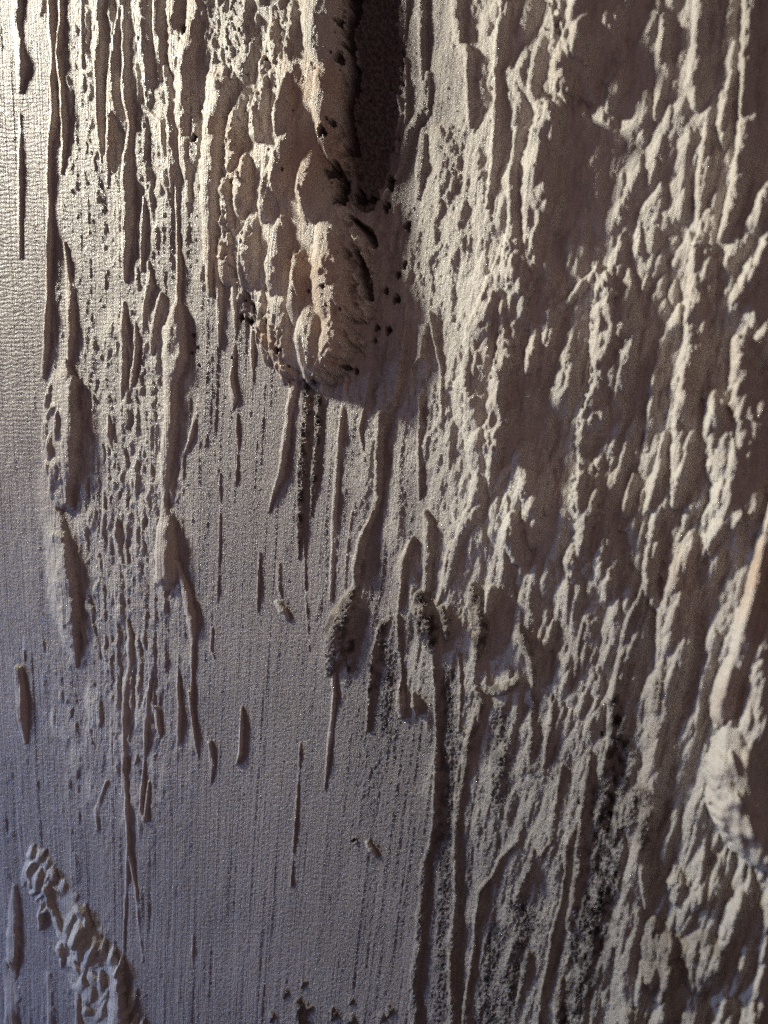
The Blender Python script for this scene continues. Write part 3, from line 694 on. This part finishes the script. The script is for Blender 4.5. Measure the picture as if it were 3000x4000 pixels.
for pts in [[(1.385, .86, .010, 1), (1.415, .885, .016, 1), (1.45, .92, .018, 1), (1.475, .965, .012, 1)],
            [(1.415, 1.00, .008, 1), (1.43, 1.05, .014, 1), (1.445, 1.11, .014, 1), (1.455, 1.17, .012, 1)],
            [(1.335, .66, .008, 1), (1.36, .73, .018, 1), (1.35, .80, .018, 1)], [(1.40, .74, .01, 1), (1.42, .79, .012, 1)], 
            [(1.375, -.3, .012, 1), (1.395, .02, .016, 1), (1.372, .14, .010, 1), (1.39, .30, .018, 1), (1.368, .44, .012, 1), (1.385, .60, .014, 1)]]:
    sl, v = ridge_val(pts, 0, .8, .6)
    H[sl] -= .06 * v
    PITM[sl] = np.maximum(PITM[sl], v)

# ------------------------------------------------------------------ carry the relief onto the wall plane y = 0, facing -y
cs, sn = math.cos(PSI), math.sin(PSI)
rx = (XX - 1.5) / FK
rz = -(YY - 2.0) / FK
dirx = -sn + rx * cs
diry = cs + rx * sn
tt = (0 - CAM[1]) / diry
PX = CAM[0] + tt * dirx
PZ = tt * rz
scale = tt / FK
VX, VY, VZ = PX, -H * scale, PZ
co = np.stack([VX, VY, VZ], -1).astype(np.float32)
du = np.gradient(co, axis=1)
dv = np.gradient(co, axis=0)
nrm = np.cross(dv, du)
nrm /= np.linalg.norm(nrm, axis=-1, keepdims=True)
if nrm[..., 1].mean() > 0:
    nrm = -nrm

# ochre on the raised plaster: some stain, mostly warm bounced light painted in
ochre = np.clip(COV * (0.3 + 0.9 * sstep(-.3, .4, noise(XX * 4, YY * 3, 51))), 0, 1)
grit_shade = np.clip(.62 * TR * (.45 + .8 * sstep(-.4, .4, noise(XX * 95, YY * 70, 52))) + 1.0 * GRT * sstep(-.35, .45, noise(XX * 34, YY * 26, 53)) * (1 - TR) + PITM, 0, 1)  # dark grit, plus shade painted into the groove, gashes and pits
BODY = [k for k, f in enumerate(FEATS) if f and f[0] in ('lens', 'spindle', 'drop', 'strand', 'drip', 'ridge', 'knob', 'pellet')]
thick = np.clip(sstep(.002, .012, RG) * .9 + COV * (.45 + .55 * sstep(.8, 1.1, XX)) + (OWN == CR) + (OWN == CR + 1) + .4 * np.isin(OWN, BODY) * np.clip(COV * 2, 0, 1) + .35 * sstep(.5, .9, A_TEAR) - .35 * TR, 0, 1) * (1 - .5 * sstep(.3, .9, GRT))
PALE = [k for k, f in enumerate(FEATS) if f and (f[0] == 'crust' or (f[1] or '').startswith('big pale') or f[0] == 'shard')]
ochre = np.where(np.isin(OWN, PALE), .12, 1) * ochre * (.55 + .45 * sstep(1.5, 1.9, XX + .9 * np.isin(OWN, [BIG])))
ochre = np.minimum(ochre, .2 + .8 * np.isin(OWN, PALE, invert=True))
ripple = A_RIPPLE * (1 - COV)
grain = np.clip(A_GRAIN * (1 - .7 * COV) + GRT, 0, 1)

# ------------------------------------------------------------------ material
mat = bpy.data.materials.new('painted_plaster')
mat.use_nodes = True
nt = mat.node_tree
N = nt.nodes
bs = N['Principled BSDF']


def node(t, **kw):
    n = N.new(t)
    for k, v in kw.items():
        setattr(n, k, v)
    return n


def link(a, b):
    nt.links.new(a, b)


def attr(name):
    return node('ShaderNodeAttribute', attribute_name=name).outputs['Fac']


def math_(op, a, b):
    n = node('ShaderNodeMath', operation=op)
    for k, s in enumerate((a, b)):
        if isinstance(s, (int, float)):
            n.inputs[k].default_value = s
        else:
            link(s, n.inputs[k])
    return n.outputs[0]


def mix(f, a, b):
    n = node('ShaderNodeMix', data_type='RGBA')
    for s, i in ((f, 0), (a, 6), (b, 7)):
        if isinstance(s, (int, float)):
            n.inputs[i].default_value = s
        elif isinstance(s, tuple):
            n.inputs[i].default_value = s
        else:
            link(s, n.inputs[i])
    return n.outputs[2]


def tex_noise(vec, scale, detail=3, rough=.55):
    n = node('ShaderNodeTexNoise')
    n.inputs['Scale'].default_value = scale
    n.inputs['Detail'].default_value = detail
    n.inputs['Roughness'].default_value = rough
    link(vec, n.inputs['Vector'])
    return n.outputs['Fac']


def ramp(f, a, b):
    n = node('ShaderNodeMapRange')
    n.inputs['From Min'].default_value = a
    n.inputs['From Max'].default_value = b
    link(f, n.inputs['Value'])
    return n.outputs['Result']


uv = node('ShaderNodeUVMap', uv_map='strand').outputs['UV']
obj = node('ShaderNodeTexCoord').outputs['Object']
tint = tex_noise(obj, 28, 4)
bare = mix(ramp(tint, .35, .65), (.235, .203, .204, 1), (.295, .256, .258, 1))
crust_col = mix(ramp(tint, .35, .65), (.42, .385, .36, 1), (.52, .485, .445, 1))
base = mix(attr('thick'), bare, crust_col)
ogr = math_('MULTIPLY', attr('ochre'), ramp(tex_noise(obj, 45, 3), .25, .55))
col = mix(ogr, base, (.44, .335, .262, 1))
speck = ramp(tex_noise(obj, 900, 2), .66, .74)
col = mix(math_('MULTIPLY', speck, .55), col, (.10, .075, .065, 1))
col = mix(attr('grit_shade'), col, (.045, .034, .030, 1))  # grit colour and painted shade of the recesses
link(col, bs.inputs['Base Color'])
bs.inputs['Specular IOR Level'].default_value = .5
rg = node('ShaderNodeMapRange')
link(tex_noise(obj, 300, 2), rg.inputs['Value'])
rg.inputs['To Min'].default_value = .24
rg.inputs['To Max'].default_value = .44
glint = ramp(tex_noise(obj, 1300, 1), .70, .74)
link(math_('MULTIPLY', rg.outputs['Result'], math_('SUBTRACT', 1.0, math_('MULTIPLY', glint, .45))), bs.inputs['Roughness'])
# fine relief: brush ripple across the strands and sandy grain
mp = node('ShaderNodeMapping')
mp.inputs['Scale'].default_value = (7, 1, 1)
link(uv, mp.inputs['Vector'])
wv = node('ShaderNodeTexWave', wave_type='BANDS', bands_direction='Y', wave_profile='SIN')
wv.inputs['Scale'].default_value = 18.5
wv.inputs['Distortion'].default_value = 7.0
wv.inputs['Detail'].default_value = 2.0
wv.inputs['Detail Scale'].default_value = 1.6
link(uv, wv.inputs['Vector'])
h1 = math_('MULTIPLY', math_('MULTIPLY', wv.outputs['Fac'], attr('ripple')), .00027)
ms = node('ShaderNodeMapping')
ms.inputs['Scale'].default_value = (210, 1.6, 1)
link(uv, ms.inputs['Vector'])
h2 = math_('MULTIPLY', tex_noise(ms.outputs['Vector'], 1, 3), .00085)
h3 = math_('MULTIPLY', math_('MULTIPLY', tex_noise(obj, 820, 4, .75), math_('ADD', attr('grain'), .07)), .0026)
hs = math_('ADD', math_('ADD', h1, h2), h3)
bp = node('ShaderNodeBump')
bp.inputs['Strength'].default_value = 1.0
bp.inputs['Distance'].default_value = 1.0
link(hs, bp.inputs['Height'])
link(bp.outputs['Normal'], bs.inputs['Normal'])

# ------------------------------------------------------------------ meshes: the coat and every drip, ridge and lump on it
vid = np.arange(NX * NY).reshape(NY, NX)
quads = np.stack([vid[:-1, :-1], vid[1:, :-1], vid[1:, 1:], vid[:-1, 1:]], -1).reshape(-1, 4)
fown = OWN[:-1, :-1].reshape(-1).astype(np.int32)
fsub = SUB[:-1, :-1].reshape(-1).astype(np.int32)
cof, nf = co.reshape(-1, 3), nrm.reshape(-1, 3).astype(np.float32)
uvf = np.stack([PS, YY], -1).reshape(-1, 2).astype(np.float32)
chan = {'ochre': ochre.reshape(-1), 'ripple': ripple.reshape(-1), 'grain': grain.reshape(-1), 'grit_shade': grit_shade.reshape(-1), 'thick': thick.reshape(-1)}


def build(name, sel, parent=None, label=None):
    q = quads[sel]
    if len(q) < 6:
        return None
    used, inv = np.unique(q, return_inverse=True)
    inv = inv.reshape(-1).astype(np.int32)
    me = bpy.data.meshes.new(name)
    me.vertices.add(len(used))
    me.vertices.foreach_set('co', cof[used].ravel())
    me.loops.add(len(inv))
    me.loops.foreach_set('vertex_index', inv)
    me.polygons.add(len(q))
    me.polygons.foreach_set('loop_start', np.arange(0, len(inv), 4, dtype=np.int32))
    me.update(calc_edges=True)
    me.validate()
    me.polygons.foreach_set('use_smooth', np.ones(len(me.polygons), bool))
    ul = me.uv_layers.new(name='strand')
    ul.data.foreach_set('uv', uvf[used][inv].ravel())
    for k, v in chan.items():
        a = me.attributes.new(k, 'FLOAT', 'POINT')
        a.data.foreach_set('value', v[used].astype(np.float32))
    me.normals_split_custom_set_from_vertices(nf[used])
    me.materials.append(mat)
    o = bpy.data.objects.new(name, me)
    sc.collection.objects.link(o)
    if parent:
        o.parent = parent
    if label:
        o['label'] = label
    return o


order = np.argsort(fown, kind='stable')
cuts = np.searchsorted(fown[order], np.arange(len(FEATS) + 1))
wall = build('plaster_wall', order[cuts[0]:cuts[1]])
wall['label'] = 'cream painted plaster wall with combed strands, drips and scaly lumps in raking light'
wall['category'] = 'wall'
wall['kind'] = 'thing'
for fid in range(1, len(FEATS)):
    sel = order[cuts[fid]:cuts[fid + 1]]
    if len(sel) < 12:
        continue
    name, label = FEATS[fid]
    subs = fsub[sel]
    own = sel[subs == 0]
    part = build(name, own if len(own) >= 6 else sel, wall, label)
    if len(own) < 6 or part is None:
        continue
    for s in np.unique(subs[subs > 0]):
        build(SUBS[s][0], sel[subs == s], part)

# solid wall behind the coat
x0, x1, z0, z1 = VX.min(), VX.max(), VZ.min(), VZ.max()
yb = float(VY.max()) + 0.004
vs = [(x, y, z) for y in (yb, yb + .12) for z in (z0, z1) for x in (x0, x1)]
me = bpy.data.meshes.new('masonry')
me.from_pydata(vs, [], [(0, 1, 3, 2), (4, 6, 7, 5), (0, 4, 5, 1), (2, 3, 7, 6), (0, 2, 6, 4), (1, 5, 7, 3)])
me.materials.append(mat)
mo = bpy.data.objects.new('masonry', me)
sc.collection.objects.link(mo)
mo.parent = wall
